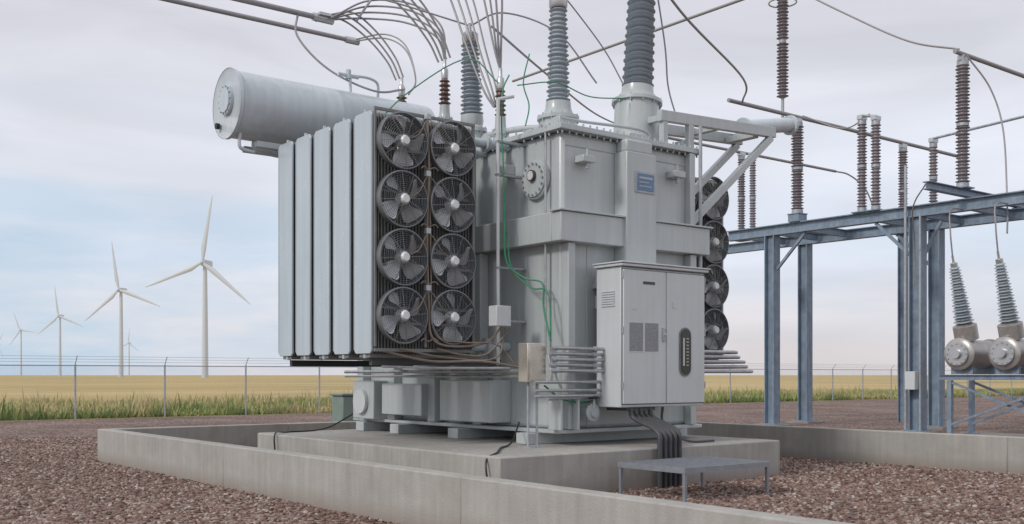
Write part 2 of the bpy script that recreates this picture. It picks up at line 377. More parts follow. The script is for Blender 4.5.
T.add('drain_valve_wheel','black',lathe((10.45,11.38,1.25),(0,0,1),[(.08,0),(.09,.012),(.08,.024)],16))
T.add('thermometer_wells','paint2',merge(box(10.75,10.93,11.6,11.697,2.9,3.1),box(10.75,10.93,11.6,11.697,2.6,2.8)),.01)
T.add('cover_pipes','paint',merge(tube([(10.5,16.2,5.6),(10.5,15.2,5.62),(10.55,13.6,5.6),(10.7,12.9,5.55)],.05,10),tube([(10.35,12.1,5.3),(10.35,12.1,5.5),(10.9,12.1,5.52),(12.0,11.9,5.5),(12.1,11.9,5.3)],.025,8),tube([(12.75,13,5.3),(12.75,13,5.7),(12.75,16,5.75)],.05,8)))
T.add('cover_boxes','paint',merge(box(10.35,10.6,12.6,12.9,5.292,5.45),box(11.55,11.95,11.75,12.05,5.292,5.4),box(11.7,12.1,14.5,15.4,5.292,5.7)),.02)
T.add('lifting_eyes','paint',merge(box(10.15,10.2,11.8,12.0,5.292,5.45),box(12.82,12.87,11.8,12.0,5.292,5.45)),.01)
T.add('relief_device','paint',merge(cyl((11.6,12.6,5.29),(11.6,12.6,5.42),.16,n=20),cyl((11.6,12.6,5.42),(11.6,12.6,5.5),.11,n=20)))

def bushing(o,base,h0,h1,rt,rc,rs,top,m,axis=(0,0,1),name='bushing',taper=.75,tm='paint',capr=None):
    ax=Vector(axis).normalized();b=Vector(base)
    P=lambda h:b+ax*((h-b.z)/ax.z)
    l=(P(h0)-b).length
    o.add(name+'_turret',tm,lathe(b,ax,[(rt*1.12,0),(rt*1.12,.05),(rt,.06),(rt,l-.06),(rt*1.14,l-.055),(rt*1.14,l)],28))
    o.add(name+'_base',tm,lathe(P(h0),ax,[(rt*.95,.002),(rt*.8,.06),(rc*1.5,.14),(rc*1.45,.24)],24))
    q=P(h0)+ax*.24;L=(P(h1)-q).length
    o.add(name+'_insulator',m,insul(q,ax,L,rc,rs,.07,taper))
    cr_=capr or rc*1.05
    o.add(name+'_cap','alum',lathe(P(h1),ax,[(cr_*.9,.002),(cr_,.03),(cr_,.16),(cr_*.6,.2),(.03,.22),(.03,.22+top)],18))
    for i in range(12):
        t=i*math.pi/6;a2,b2=frame(ax);c=P(h0)+(a2*math.cos(t)+b2*math.sin(t))*rt*1.07
        o.add(name+'_bolts','galv',cyl(c-ax*.09,c+ax*.03,.014,n=6))
    return P(h1)+ax*.3
b3=bushing(T,(12.35,12.45,5.29),6.15,9.0,.37,.18,.27,.3,'porc',(.09,.03,1),'hv_bushing',.8)
b2=bushing(T,(11.02,12.85,5.29),5.75,7.5,.30,.14,.20,.25,'porc',(.0,0,1),'hv_bushing_b',.75,capr=.15)
b1=bushing(T,(10.45,14.4,5.29),5.75,7.2,.22,.13,.20,.12,'porc',(-.03,0,1),'lv_bushing',.8,capr=.14)
s1=bushing(T,(10.35,15.1,5.29),6.05,6.75,.12,.06,.11,.12,'brown',name='neutral_bushing',taper=.9)
s2=bushing(T,(10.35,16.5,5.29),6.15,6.75,.12,.06,.11,.12,'brown',name='neutral_bushing_b',taper=.9)
s3=bushing(T,(10.5,13.7,5.29),5.6,6.3,.12,.06,.10,.12,'brown',name='tertiary_bushing',taper=.9)

def radiator_bank(o,u0,u1,v0,out,pre):
    z0,z1=1.9,5.3;n=34;G=5;pitch=.61;w=.495
    def plate(u,th,va,vb,c=.07,za=z0,zb=z1):
        pr=[(va+c,za),(vb-c,za),(vb,za+c),(vb,zb-c),(vb-c,zb),(va+c,zb),(va,zb-c),(va,za+c)]
        V=[(u,y,z) for y,z in pr]+[(u+th,y,z) for y,z in pr]
        F=[tuple(range(7,-1,-1)),tuple(range(8,16))]+[(i,(i+1)%8,(i+1)%8+8,i+8) for i in range(8)]
        return V,F
    for g in range(G):
        va=v0+g*pitch;vb=va+w
        for k in range(n):
            u=u0+(u1-u0-.02)*k/(n-1)
            outer=(k==0 and out<0) or (k==n-1 and out>0)
            if outer:
                o.add(pre+'outer_panels','rad',plate(u-.004,.03,va,vb,.05),.008)
                uo=u-.004 if out<0 else u+.026
                for q in (0,1):
                    yy=va+.012 if q==0 else vb-.012
                    o.add(pre+'panel_rims','rad',cyl((uo,yy,z0+.06),(uo,yy,z1-.06),.009,n=6))
            else: o.add(pre+'fins','radin',plate(u,.012,va,vb))
        if out<0:
            for q in range(40):
                z=z0+.12+q*(z1-z0-.24)/39
                o.add(pre+'edge_clips','radin',box(u0+.03,u0+.06,vb+.001,vb+.03,z-.012,z+.012))
        ua,ub=(u0+.02,10.09) if out<0 else (12.91,u1-.02)
        vc=(va+vb)/2
        for z in(z0+.14,z1-.14):
            o.add(pre+'headers','rad',cyl((ua,vc,z),(ub,vc,z),.07,n=14))
            um=9.65 if out<0 else 13.35
            o.add(pre+'header_flanges','paint',cyl((um-.03,vc,z),(um+.03,vc,z),.13,n=16))
        ue=u0+.05 if out<0 else u1-.05
        o.add(pre+'vent_plugs','paint',merge(cyl((ue,vc,z1),(ue,vc,z1+.05),.03,n=8),cyl((ue,vc,z0-.06),(ue,vc,z0),.04,n=8)))
        o.add(pre+'bottom_feet','radin',box(u0+.03,u1-.02,va+.1,vb-.1,z0-.05,z0-.002))
radiator_bank(T,7.49,9.22,12.72,-1,'left_')
radiator_bank(T,13.78,15.5,13.25,1,'right_')
def fan(o,u,v,z,Rf=.395,ph=0,pre=''):
    o.add(pre+'fan_shrouds','wire',lathe((u,v,z),(0,-1,0),[(Rf,0),(Rf,.13),(Rf-.012,.13),(Rf-.012,0)],36,cap=False))
    for ring in range(12):
        r=Rf*(.16+.84*ring/11)
        o.add(pre+'fan_guards','wire',tube([(u+r*math.cos(2*math.pi*i/36),v-.15+.03*(r/Rf)**2,z+r*math.sin(2*math.pi*i/36)) for i in range(36)],.0035 if ring<11 else .010,4,False,True))
    for i in range(12):
        t=i*math.pi/6+.1
        o.add(pre+'fan_guards','wire',obox((u+.05*math.cos(t),v-.152,z+.05*math.sin(t)),(u+Rf*math.cos(t),v-.122,z+Rf*math.sin(t)),.007,.007))
    o.add(pre+'fan_motors','fanhub',merge(lathe((u,v-.02,z),(0,-1,0),[(.095,0),(.095,.09),(.08,.12),(.06,.155),(.055,.165)],18)))
    for q in range(4):
        a=ph+q*math.pi/2;V=[];F=[];ns=8
        for j in range(ns):
            fr=j/(ns-1);r=.08+(Rf*.90-.08)*fr;wd=(.5+.32*math.sin(fr*2.2))*(1 if j<ns-1 else .75)
            for t in(0,.33,.67,1):
                aa=a+.3*fr+(t-.5)*wd
                V.append((u+r*math.cos(aa),v-.065-.075*(t-.5)*2+.02*math.sin(t*3.1),z+r*math.sin(aa)))
        for j in range(ns-1):
            for t in(0,1,2):F.append((j*4+t,j*4+t+1,(j+1)*4+t+1,(j+1)*4+t))
        o.add(pre+'fan_blades','blade',(V,F))
    for s_ in(-1,1): o.add(pre+'fan_mounts','radin',box(u-Rf,u+Rf,v-.005,v+.012,z+s_*.11-.018,z+s_*.11+.018))
zs=(4.90,4.08,3.26,2.44)
for i,z in enumerate(zs):
    for j,u in enumerate((7.92,8.77)):
        fan(T,u,12.68,z,ph=random.random()*6.28)
    for j,u in enumerate((14.18,15.06)):
        fan(T,u,13.2,z,ph=random.random()*6.28,pre='right_')
T.add('fan_frame','radin',merge(box(8.325,8.365,12.655,12.69,2.0,5.35),box(7.5,7.53,12.66,12.69,2.0,5.3),box(9.18,9.22,12.66,12.69,2.0,5.3),box(7.5,9.22,12.655,12.69,1.93,1.975),box(7.5,9.22,12.655,12.69,5.3,5.34)))
T.add('fan_cable','tan',merge(tube([(8.34,12.6,5.3),(8.36,12.6,4.5),(8.33,12.6,3.6),(8.36,12.6,2.6),(8.4,12.58,2.15),(8.7,12.56,2.02),(9.3,12.5,2.08),(9.55,12.4,2.35)],.018,6),tube([(8.38,12.62,4.9),(8.4,12.6,3.0),(8.45,12.57,2.2),(8.9,12.52,2.08),(9.45,12.42,2.05),(9.75,12.3,1.7)],.012,6)))
for z in zs:
    for s_ in(-1,1):
        T.add('fan_leads','tan',tube([(8.35,12.6,z+.38),(8.35+s_*.08,12.56,z+.30),(8.35+s_*.2,12.53,z+.12),(8.345+s_*.37,12.54,z+.02)],.007,5))
        T.add('fan_leads','tan',tube([(8.35,12.6,z-.36),(8.35+s_*.09,12.57,z-.32),(8.35+s_*.15,12.56,z-.36)],.009,5))
    T.add('fan_lead_boxes','paint',box(8.31,8.39,12.58,12.65,z+.37,z+.45),.006)
T.add('fan_junction_box','paint2',box(9.28,9.55,12.2,12.4,2.32,2.62),.01)
T.add('cable_loops','tan',merge(tube([(8.5,12.6,1.98),(8.9,12.55,1.9),(9.3,12.45,1.92),(9.6,12.3,2.3)],.014,5),tube([(7.9,12.6,1.97),(8.6,12.6,1.86),(9.4,12.4,1.85),(9.55,12.35,2.3)],.014,5),tube([(7.6,12.7,1.95),(8.4,12.6,1.80),(9.2,12.4,1.8),(9.9,12.2,1.68)],.018,5)))
T.add('under_frame','dark',merge(box(7.6,9.9,12.9,12.98,1.74,1.84),box(7.6,9.9,15.4,15.48,1.74,1.84)))
for z,r in((1.66,.03),(1.58,.022)):
    T.add('side_pipes','conduit',tube([(9.62,17.3,z),(9.62,14,z),(9.62,11.7,z)],r,8,False))
T.add('side_pipes','conduit',tube([(7.7,12.8,1.72),(8.6,12.6,1.70),(9.6,12.3,1.70)],.02,6))
T.add('white_conduit','paint2',merge(cyl((9.58,12.56,1.75),(9.58,12.56,5.75),.028,n=10),cyl((9.58,12.56,5.75),(9.9,12.6,5.85),.028,n=10)))
T.add('grey_conduit','conduit',merge(cyl((10.0,11.95,1.9),(10.0,11.95,5.3),.018,n=8),tube([(10.02,11.9,1.9),(10.0,11.8,1.6),(9.8,11.6,1.5)],.018,6)))
for z in(2.4,3.2,4.6,5.1): T.add('conduit_clamps','galv',merge(box(9.55,10.09,12.52,12.60,z,z+.03)))
T.add('ground_wires','green',merge(
 tube([(9.75,12.6,4.1),(9.66,12.5,3.9),(9.66,12.45,3.3),(9.8,12.2,3.05),(9.9,11.9,2.95),(9.88,11.85,2.6),(9.8,11.6,2.1)],.014,6),
 tube([(9.7,12.5,3.75),(9.72,12.4,3.2),(9.85,12.1,2.9),(9.92,11.8,2.8),(9.85,11.65,2.1)],.012,6),
 tube([(9.9,12.7,6.2),(9.7,12.6,5.9),(9.64,12.55,5.4),(9.64,12.5,4.6),(9.66,12.5,3.9)],.012,6),
 tube([(10.3,12.7,6.6),(10.1,12.6,6.1),(10.05,12.4,5.7),(9.9,12.3,5.35)],.011,5),
 tube([(9.6,11.5,1.45),(9.9,11.45,1.25),(10.4,11.5,1.2),(10.8,11.5,1.3)],.014,6),
 tube([(9.9,12.5,6.0),(10.5,12.3,6.1),(11.2,12.3,6.0),(12.0,12.3,6.1)],.010,5),
 tube([(9.4,12.3,5.9),(9.1,12.7,6.3),(8.6,13.5,5.9),(8.3,14.0,5.45)],.010,5)))
T.add('junction_box','stain',box(9.22,9.55,11.4,11.62,1.5,2.05),.012)
T.add('junction_box_lid','stain',box(9.24,9.53,11.385,11.398,1.53,2.02),.004)
T.add('junction_box_posts','galv',merge(cyl((9.32,11.52,.57),(9.32,11.52,1.5),.018,n=8),cyl((9.48,11.52,.57),(9.48,11.52,1.5),.02,n=8),obox((9.3,11.52,.58),(9.5,11.52,.58),.12,.02)))
for i,z in enumerate((1.98,1.90,1.82,1.74,1.66)):
    v=11.28+.03*(i%2)
    T.add('conduit_bundle','conduit',tube([(9.55,v,z),(10.58,v,z)],.026,8,False))
    T.add('conduit_couplings','galv',merge(cyl((9.56,v,z),(9.66,v,z),.036,n=8),cyl((10.35,v,z),(10.42,v,z),.036,n=8)))
    T.add('conduit_bundle','conduit',tube([(12.3,v+.2,z),(13.7+.1*i,v+.2,z),(13.95+.1*i,v+.35,z),(14.0+.1*i,13.1,z)],.028,8,False))
for z in(1.50,1.38,1.30):
    T.add('conduit_bundle','conduit',tube([(9.3,11.35,z),(10.58,11.35,z)],.024,8,False))
# control cabinet
T.add('cabinet_body','paint2',box(10.56,12.33,10.93,11.45,1.13,3.17),.015)
T.add('cabinet_roof','paint2',box(10.52,12.37,10.86,11.47,3.173,3.215),.01)
T.add('cabinet_roof_trim','paint2',box(10.50,12.39,10.84,11.48,3.218,3.24),.006)
T.add('cabinet_doors','paint2',merge(box(10.585,11.46,10.895,10.928,1.18,3.13),box(11.475,12.31,10.895,10.928,1.18,3.13)),.008)
T.add('cabinet_gasket','dark',box(10.575,12.32,10.923,10.9295,1.17,3.14))
T.add('cabinet_window_frame','wire',capsule(11.865,1.95,.125,.37,10.893,10.876))
T.add('cabinet_window','glass',capsule(11.865,1.95,.105,.345,10.8755,10.868))
T.add('cabinet_window_gauge','paperw',box(11.80,11.83,10.863,10.867,1.74,2.16))
for i in range(9): T.add('cabinet_window_slats','brass',box(11.87,11.92,10.863,10.867,1.74+i*.05,1.758+i*.05))
T.add('cabinet_labels','paper',merge(box(10.70,10.97,10.889,10.894,1.95,2.36),box(11.02,11.29,10.889,10.894,1.95,2.36)))
T.add('cabinet_label_rims','paperw',merge(box(10.69,10.98,10.8915,10.8945,2.362,2.375),box(11.01,11.30,10.8915,10.8945,2.362,2.375),box(10.69,10.98,10.8915,10.8945,1.93,1.948)))
T.add('cabinet_small_label','dark',box(10.98,11.22,10.889,10.894,2.93,2.97))
T.add('cabinet_stickers','paperw',merge(box(11.6,11.68,10.889,10.894,2.6,2.7),box(10.75,10.85,10.889,10.894,2.55,2.62)))
T.add('cabinet_handle','galv',merge(box(11.38,11.42,10.86,10.893,2.1,2.3),cyl((11.40,10.893,2.2),(11.40,10.84,2.2),.02,n=8)),.005)
for z in(1.4,2.2,3.0): T.add('cabinet_hinges','galv',merge(cyl((10.573,10.90,z),(10.573,10.90,z+.1),.012,n=8),cyl((12.32,10.90,z),(12.32,10.90,z+.1),.012,n=8)))
T.add('cabinet_side_vent','paint2',merge(*[box(10.545,10.559,11.05,11.33,2.6+i*.035,2.615+i*.035) for i in range(7)]))
T.add('cabinet_brackets','paint',merge(box(10.7,10.8,11.452,11.697,1.3,1.4),box(12.1,12.2,11.452,11.697,1.3,1.4),box(10.7,10.8,11.452,11.697,2.9,3.0),box(12.1,12.2,11.452,11.697,2.9,3.0)))
T.add('cabinet_gland_plate','dark',box(10.72,11.3,10.97,11.4,1.08,1.128))
for i in range(5):
    u=10.80+i*.1
    T.add('cabinet_cables','dark',tube([(u,10.98+.03*(i%2),1.1),(u,10.90,.97),(u-.02,10.42,.80),(u-.03,10.36,.55),(u-.03,10.36,0)],.036,8))
T.add('cabinet_cables','dark',tube([(11.6,11.1,1.12),(11.6,11.1,.9),(11.75,11.0,.7),(11.9,10.8,.60),(12.3,10.7,.60)],.02,6))
T.add('ground_lead','black',tube([(9.7,12.2,.9),(9.4,12.0,.62),(8.9,11.6,.585),(8.3,10.9,.585),(7.97,10.7,.5),(7.95,10.6,.1)],.014,6))
T.add('ground_lead','black',tube([(9.9,17.4,.9),(9.2,17.3,.62),(8.4,17.2,.585),(7.97,16.8,.585),(7.95,16.75,.2)],.014,6))
for v in(11.75,12.5):
    T.add('arrester_bracket','paint',merge(obox((12.2,v,5.75),(15.1,v,5.88),.10,.18),obox((12.95,v,4.1),(15.0,v,5.78),.10,.12),box(12.85,12.97,v-.05,v+.05,3.9,5.7)),.01)
T.add('arrester_bracket','paint',merge(box(12.3,12.4,11.81,12.44,5.7,5.8),box(14.6,14.75,11.81,12.44,5.75,5.86),box(13.6,13.7,11.81,12.44,5.73,5.82)),.01)
T.add('bracket_posts','paint',merge(box(12.25,12.35,11.7,11.8,5.292,5.66),box(12.25,12.35,12.45,12.55,5.292,5.66)))
T.add('bracket_duct','cons',merge(cyl((14.7,12.1,5.98),(16.0,12.1,6.22),.13,n=18),cyl((14.66,12.1,5.97),(14.72,12.1,5.98),.18,n=18),cyl((15.98,12.1,6.21),(16.04,12.1,6.22),.18,n=18)))
T.add('bracket_pole','galv',merge(cyl((12.95,11.55,3.2),(12.95,11.55,5.65),.03,n=8)))
cv,cz,r=16.35,6.03,.545
T.add('conservator_drum','cons',lathe((6.95,cv,cz),(1,0,0),[(r*.985,.0),(r*.985,.02),(r,.03),(r,1.8),(r*1.006,1.81),(r*1.006,1.83),(r,1.84),(r,3.72),(r*.8,3.8),(r*.2,3.85)],48))
T.add('conservator_rim','cons',lathe((6.90,cv,cz),(1,0,0),[(r*1.05,.0),(r*1.05,.06),(r*.99,.06)],48,cap=False))
T.add('conservator_end','cons',lathe((6.905,cv,cz),(1,0,0),[(.02,.02),(r*.95,.02),(r*1.04,.0)],48,cap=False))
T.add('conservator_manway','rad',merge(cyl((6.925,cv,cz+.05),(6.87,cv,cz+.05),.24,n=28),cyl((6.87,cv,cz+.05),(6.85,cv,cz+.05),.20,n=28)))
for i in range(14):
    t=i*2*math.pi/14;T.add('conservator_bolts','galv',cyl((6.87,cv+.22*math.cos(t),cz+.05+.22*math.sin(t)),(6.85,cv+.22*math.cos(t),cz+.05+.22*math.sin(t)),.014,n=6))
T.add('conservator_gauge','black',cyl((6.90,cv+.30,cz-.32),(6.84,cv+.30,cz-.32),.05,n=14))
T.add('conservator_supports','paint',merge(box(7.3,10.2,cv-.3,cv-.2,5.33,5.43),box(7.3,10.2,cv+.2,cv+.3,5.33,5.43),box(8.0,8.1,cv-.35,cv+.35,5.432,5.55),box(9.6,9.7,cv-.35,cv+.35,5.432,5.55)),.01)
T.add('conservator_pipe','cons',merge(tube([(7.4,cv,5.52),(7.4,cv,5.38),(7.6,cv,5.32),(8.4,cv,5.3),(10.2,cv,5.36)],.05,10),tube([(7.05,cv-.2,5.55),(7.05,cv-.2,5.3),(7.3,cv-.2,5.25)],.03,8)))
T.add('conservator_valve','cons',merge(tube([(9.2,cv,6.55),(9.2,cv,6.85),(9.35,cv,6.9),(9.6,cv,6.9),(9.75,cv,6.82),(9.75,cv,6.55)],.025,8),cyl((8.95,cv,6.88),(9.35,cv,6.88),.035,n=8),cyl((9.15,cv,6.83),(9.15,cv,6.98),.05,n=10)))
T.done()

# ---------------------------------------------------------------- step platform
s=Obj('grating_step_platform',(9.7,8.9,0))
u0,u1,v0,v1,zt=9.75,11.42,8.95,10.15,.44
s.add('frame','grating',merge(box(u0,u1,v0,v0+.03,zt-.07,zt),box(u0,u1,v1-.03,v1,zt-.07,zt),box(u0,u0+.03,v0+.032,v1-.032,zt-.07,zt),box(u1-.03,u1,v0+.032,v1-.032,zt-.07,zt)))
for i in range(34):
    u=u0+.05+i*(u1-u0-.1)/33;s.add('grating','grating',box(u-.004,u+.004,v0+.032,v1-.032,zt-.035,zt-.003))
for i in range(10):
    v=v0+.09+i*(v1-v0-.18)/9;s.add('grating_rods','grating',box(u0+.032,u1-.032,v-.004,v+.004,zt-.012,zt-.001))
for a in(u0+.03,u1-.03):
    for b in(v0+.03,v1-.03): s.add('legs','grating',merge(box(a-.02,a+.02,b-.02,b+.02,.01,zt-.072),box(a-.05,a+.05,b-.05,b+.05,0,.01)))
s.done()

# ---------------------------------------------------------------- LV bus and cables
bus=Obj('tubular_busbar',(6,17.2,8.1))
bus.add('tubes','cable',merge(cyl((0,17.2,8.1),(9.2,17.2,8.1),.05,n=12),cyl((0,18.7,8.36),(10.6,18.7,8.36),.045,n=12),cyl((0,15.7,8.1),(9.0,15.7,8.1),.05,n=12)))
bus.add('couplers','alum',merge(cyl((8.9,17.2,8.1),(9.3,17.2,8.1),.075,n=12),cyl((10.4,18.7,8.36),(10.7,18.7,8.36),.07,n=12),cyl((8.7,15.7,8.1),(9.1,15.7,8.1),.075,n=12),box(8.98,9.22,17.08,17.32,8.13,8.18)))
bus.done()
fc=Obj('flexible_conductor',(9.5,16,7.5))
def arc(a,b,up,off=(0,0,0),m='cable'):
    a=Vector(a)+Vector(off);b=Vector(b)+Vector(off)*.45
    d=b-a;P=[a,a+d*.3+Vector((0,0,up*.45+(-d.z)*.22)),a+d*.62+Vector((0,0,up*.25+(-d.z)*.30)),a+d*.88+Vector((0,0,(-d.z)*.22)),b]
    fc.add('cables',m,tube(P,.018,6))
for k in range(4):
    o=(.10*k-.15,-.12*k+.2,.05*k)
    if k<3: arc((9.2,17.2,8.1),s2,.3,off=o)
    fc.add('cables','cable',tube([(9.2,17.2-.05*k,8.1),(9.7,16.9-.1*k,8.15+.08*k),(10.2,16.2-.1*k,8.0+.08*k),(10.45,15.5-.05*k,7.6+.05*k),(10.4,15.15,7.05)],.018,6))
    arc((9.0,15.7,8.15),s1,.5,off=o)
    fc.add('cables','cable',tube([(9.2+.1*k,15.0,9.6),(9.75+.1*k,14.85-.1*k,9.0),(10.1+.08*k,14.6-.1*k,8.0),(10.2+.07*k,14.2-.07*k,7.0),(10.3+.05*k,13.9-.05*k,6.3),(10.4+.02*k,13.75,6.0)],.018,6))
    fc.add('cables','cable',tube([(9.9+.12*k,14.2,9.8),(10.1+.1*k,14.1-.1*k,9.0),(10.25+.08*k,13.9-.08*k,8.0),(10.4+.05*k,13.75,7.0),(10.5,13.7,6.6)],.018,6))
    if k<2: fc.add('cables','cable',tube([(10.6,18.7,8.36+.03*k),(10.9,18.0,8.3+.08*k),(10.95,17.3,7.9+.08*k),(10.85,16.8,7.2),(10.5,16.5,6.8)],.016,6))
fc.add('spacers','alum',merge(obox((9.65,16.95,8.1),(9.75,16.4,8.5),.03,.03),obox((10.0,14.9,8.4),(10.45,14.3,8.4),.03,.03)))
fc.add('jumpers','cable',merge(tube([(8.6,17.2,8.1),(8.5,17.0,7.6),(8.9,16.6,7.0),(9.6,16.2,6.65),(10.35,16.4,6.85)],.02,6),
 tube([b1,(10.8,14.0,7.7),(11.4,13.3,7.3),(12.0,13.0,6.5)],.015,6),
 tube([b2,(11.4,12.9,7.6),(12.0,12.8,7.0),(12.3,12.6,6.35)],.012,6),
 tube([b1,(10.2,14.6,7.6),(9.4,15.2,7.9),(8.6,15.7,8.1)],.015,6),
 tube([b3,(13.2,12.6,7.4),(13.3,12.6,6.6),(13.3,12.4,6.0)],.015,6)))
fc.done()

# ---------------------------------------------------------------- steel bus support structure
st=Obj('steel_bus_support_structure',(26.7,18,0))
zb=6.12;UA,UB=26.7,29.4
for u,v in((UA,20.85),(UB,21.6),(UA,15.9),(UB,16.9)):
    st.add('columns','beam',ibeam((u,v,0.02),(u,v,zb-.16),.32,.36,.03))
    st.add('base_plates','beam',box(u-.28,u+.28,v-.28,v+.28,.062,.09))
    st.add('footings','pad',box(u-.45,u+.45,v-.45,v+.45,-.2,.0+.06))
st.add('beams','beam',ibeam((UA,9.5,zb),(UA,22.6,zb),.26,.32,.03))
st.add('beams','beam',ibeam((UB,9.5,zb),(UB,25.4,zb),.26,.32,.03))
for v in(22.3,21.0,19.9,17.4,16.1,14.6,13.2):
    st.add('cross_beams','beam',ibeam((UA+.14,v,zb+.02),(UB-.14,v,zb+.02),.16,.22,.02))
for v in(14.6,13.2,11.8): st.add('cross_beams','beam',ibeam((UB+.14,v,zb+.1),(34,v,zb+.1),.18,.24,.02))
st.add('outriggers','beam',ibeam((24.9,14.6,zb+.34),(30.4,14.6,zb+.34),.2,.2,.02))
st.add('braces','beam',merge(obox((UA,20.66,4.9),(UA,19.6,5.94),.08,.08),obox((UA,16.1,4.9),(UA,17.2,5.94),.08,.08),obox((UB,17.1,4.9),(UB,18.2,5.94),.08,.08),obox((UA+.2,15.9,4.8),(UA+1.2,15.9,5.94),.08,.08)))
st.add('conduits','galv',merge(cyl((26.5,16.15,0),(26.5,16.15,7.4),.04,n=8),cyl((26.48,15.7,0),(26.48,15.7,6),.03,n=8)))
st.add('switch_operator','paint2',box(26.3,26.5,15.75,16.05,1.2,1.7),.01)
def post(u,v,z0,z1,r=.15,m='mauve'):
    st.add('insulator_bases','beam',box(u-.22,u+.22,v-.22,v+.22,z0-.03,z0+.0))
    L=z1-z0-.3;h=L/2-.04
    st.add('insulator_fittings','galv',merge(cyl((u,v,z0+.001),(u,v,z0+.12),r*.85,n=14),cyl((u,v,z0+.12+h),(u,v,z0+.2+h),r*.85,n=14),cyl((u,v,z1-.16),(u,v,z1-.02),r*.8,n=14)))
    st.add('post_insulators',m,merge(insul((u,v,z0+.12),(0,0,1),h,r*.6,r,.085,n=16),insul((u,v,z0+.2+h),(0,0,1),L-h-.02,r*.6,r,.085,n=16)))
    st.add('clamps','alum',box(u-.14,u+.14,v-.08,v+.08,z1-.02,z1+.1))
Zt=zb+.165
post(UA,19.9,Zt+.25,9.35,.2);st.add('pedestals','beam',box(26.5,26.9,19.7,20.1,Zt,Zt+.21))
post(UA,17.65,Zt+.03,9.0,.15);post(UA,17.2,Zt+.03,8.9,.15)
post(UB,17.0,Zt+.2,8.6,.14)
post(UB,24.3,Zt+.1,9.4,.15);post(UB,23.8,Zt+.1,9.3,.13)
post(UA,14.6,zb+.47,10.0,.19)
post(33,14.6,zb+.3,9.9,.17);post(32.5,19.9,6.4,9.35,.17)
st.add('pedestals','beam',ibeam((32.5,19.9,0),(32.5,19.9,6.36),.25,.25,.03))
st.add('post_insulators','mauve',insul((26.7,20.45,10.2),(0,0,1),1.7,.1,.19,.1,n=16));st.add('post_insulators','mauve',insul((26.7,20.45,12.0),(0,0,1),1.5,.1,.19,.1,n=16))
st.add('insulator_fittings','galv',merge(cyl((26.7,20.45,11.9),(26.7,20.45,12.0),.11,n=12),cyl((26.7,20.45,9.6),(26.7,20.45,10.2),.05,n=10),cyl((26.7,20.45,13.5),(26.7,20.45,13.7),.06,n=10)))
t=[2*math.pi*i/24 for i in range(24)]
st.add('grading_ring','alum',tube([(26.7+.42*math.cos(a),20.45+.42*math.sin(a),13.15) for a in t],.025,6,False,True))
st.add('bus_tubes','cable',merge(cyl((23.5,19.9,9.5),(36,19.9,9.5),.06,n=10),cyl((24,24.3,9.5),(35,24.3,9.5),.05,n=10),cyl((26.3,14.6,10.15),(37,14.6,10.15),.06,n=10),cyl((26.7,14,13.7),(26.7,34,13.7),.05,n=10)))
st.add('jumper_cables','cable',merge(
 tube([(12.3,12.9,9.4),(16,14.8,9.05),(21,17.3,9.1),(24,19.8,9.5)],.028,6),
 tube([(10.7,14.2,7.5),(14,16.9,8.0),(19,20.7,8.6),(24,24.3,9.5)],.022,6),
 tube([(26.7,20.2,13.6),(26.7,18.2,12.2),(26.7,16.2,10.9),(26.7,14.7,10.3)],.03,6),
 tube([(26.7,17.4,9.1),(26.9,18.4,8.9),(26.7,19.7,9.5)],.02,6),
 tube([(35,24.3,9.5),(35.6,24.1,9.4),(36.2,23.8,8.9),(36.6,23.6,8.0)],.03,6),
 tube([(26.7,14.5,10.1),(27.2,14.1,9.2),(27.3,13.8,8.0),(27.1,13.6,6.0),(26.3,13.2,5.2)],.022,6),
 tube([(24.9,14.6,6.5),(25.3,15.2,6.0),(26.2,15.7,5.2),(26.45,15.85,4)],.02,6),
 tube([(27,13.9,15.2),(30,12,14.6),(36,9,14.2)],.012,5)))
st.add('disconnect_switch','galv',merge(cyl((26.7,17.65,9.1),(26.7,17.2,9.0),.04,n=8),cyl((UB,17.0,8.7),(UB,13.0,8.9),.04,n=8)))
st.done()

# ---------------------------------------------------------------- circuit breaker
cb=Obj('circuit_breaker',(26.9,13.6,0))
for v in(14.35,13.15,11.95):
    cb.add('tanks','brass',lathe((26.0,v,2.15),(1,0,0),[(.30,0),(.40,.04),(.42,.06),(.42,.12),(.38,.13),(.38,1.6),(.42,1.61),(.42,1.68),(.30,1.75)],28))
    cb.add('tank_covers','alum',merge(cyl((25.93,v,2.15),(25.99,v,2.15),.30,n=24),cyl((25.85,v,2.15),(25.93,v,2.15),.12,n=16)))
    for i in range(12):
        t=i*math.pi/6;cb.add('cover_bolts','galv',cyl((25.90,v+.26*math.cos(t),2.15+.26*math.sin(t)),(25.93,v+.26*math.cos(t),2.15+.26*math.sin(t)),.02,n=6))
    for u,a in((26.5,-.30),):
        ax=Vector((a,.02,1)).normalized();b=Vector((u,v,2.42))
        cb.add('ct_housings','brass',lathe(b,ax,[(.20,0),(.20,.1),(.30,.12),(.30,.50),(.22,.54),(.17,.58)],24))
        cb.add('bushings','porc',insul(b+ax*.58,ax,1.5,.16,.26,.075,.55,n=18))
        cb.add('terminals','alum',lathe(b+ax*2.08,ax,[(.09,0),(.09,.1),(.03,.12),(.03,.3)],12))
        e=b+ax*2.38
        cb.add('terminal_leads','cable',tube([e,e+Vector((-.1,0,.6)),e+Vector((.1,.1,1.2)),Vector((26.75,v+.2,6.0))],.02,6))
    cb.add('saddles','beam',merge(box(26.2,26.3,v-.3,v+.3,1.62,1.82),box(27.3,27.4,v-.3,v+.3,1.62,1.82)))
cb.add('frame','beam',merge(ibeam((26.25,11.4,1.54),(26.25,15.0,1.54),.14,.14,.015),ibeam((27.35,11.4,1.54),(27.35,15.0,1.54),.14,.14,.015)))
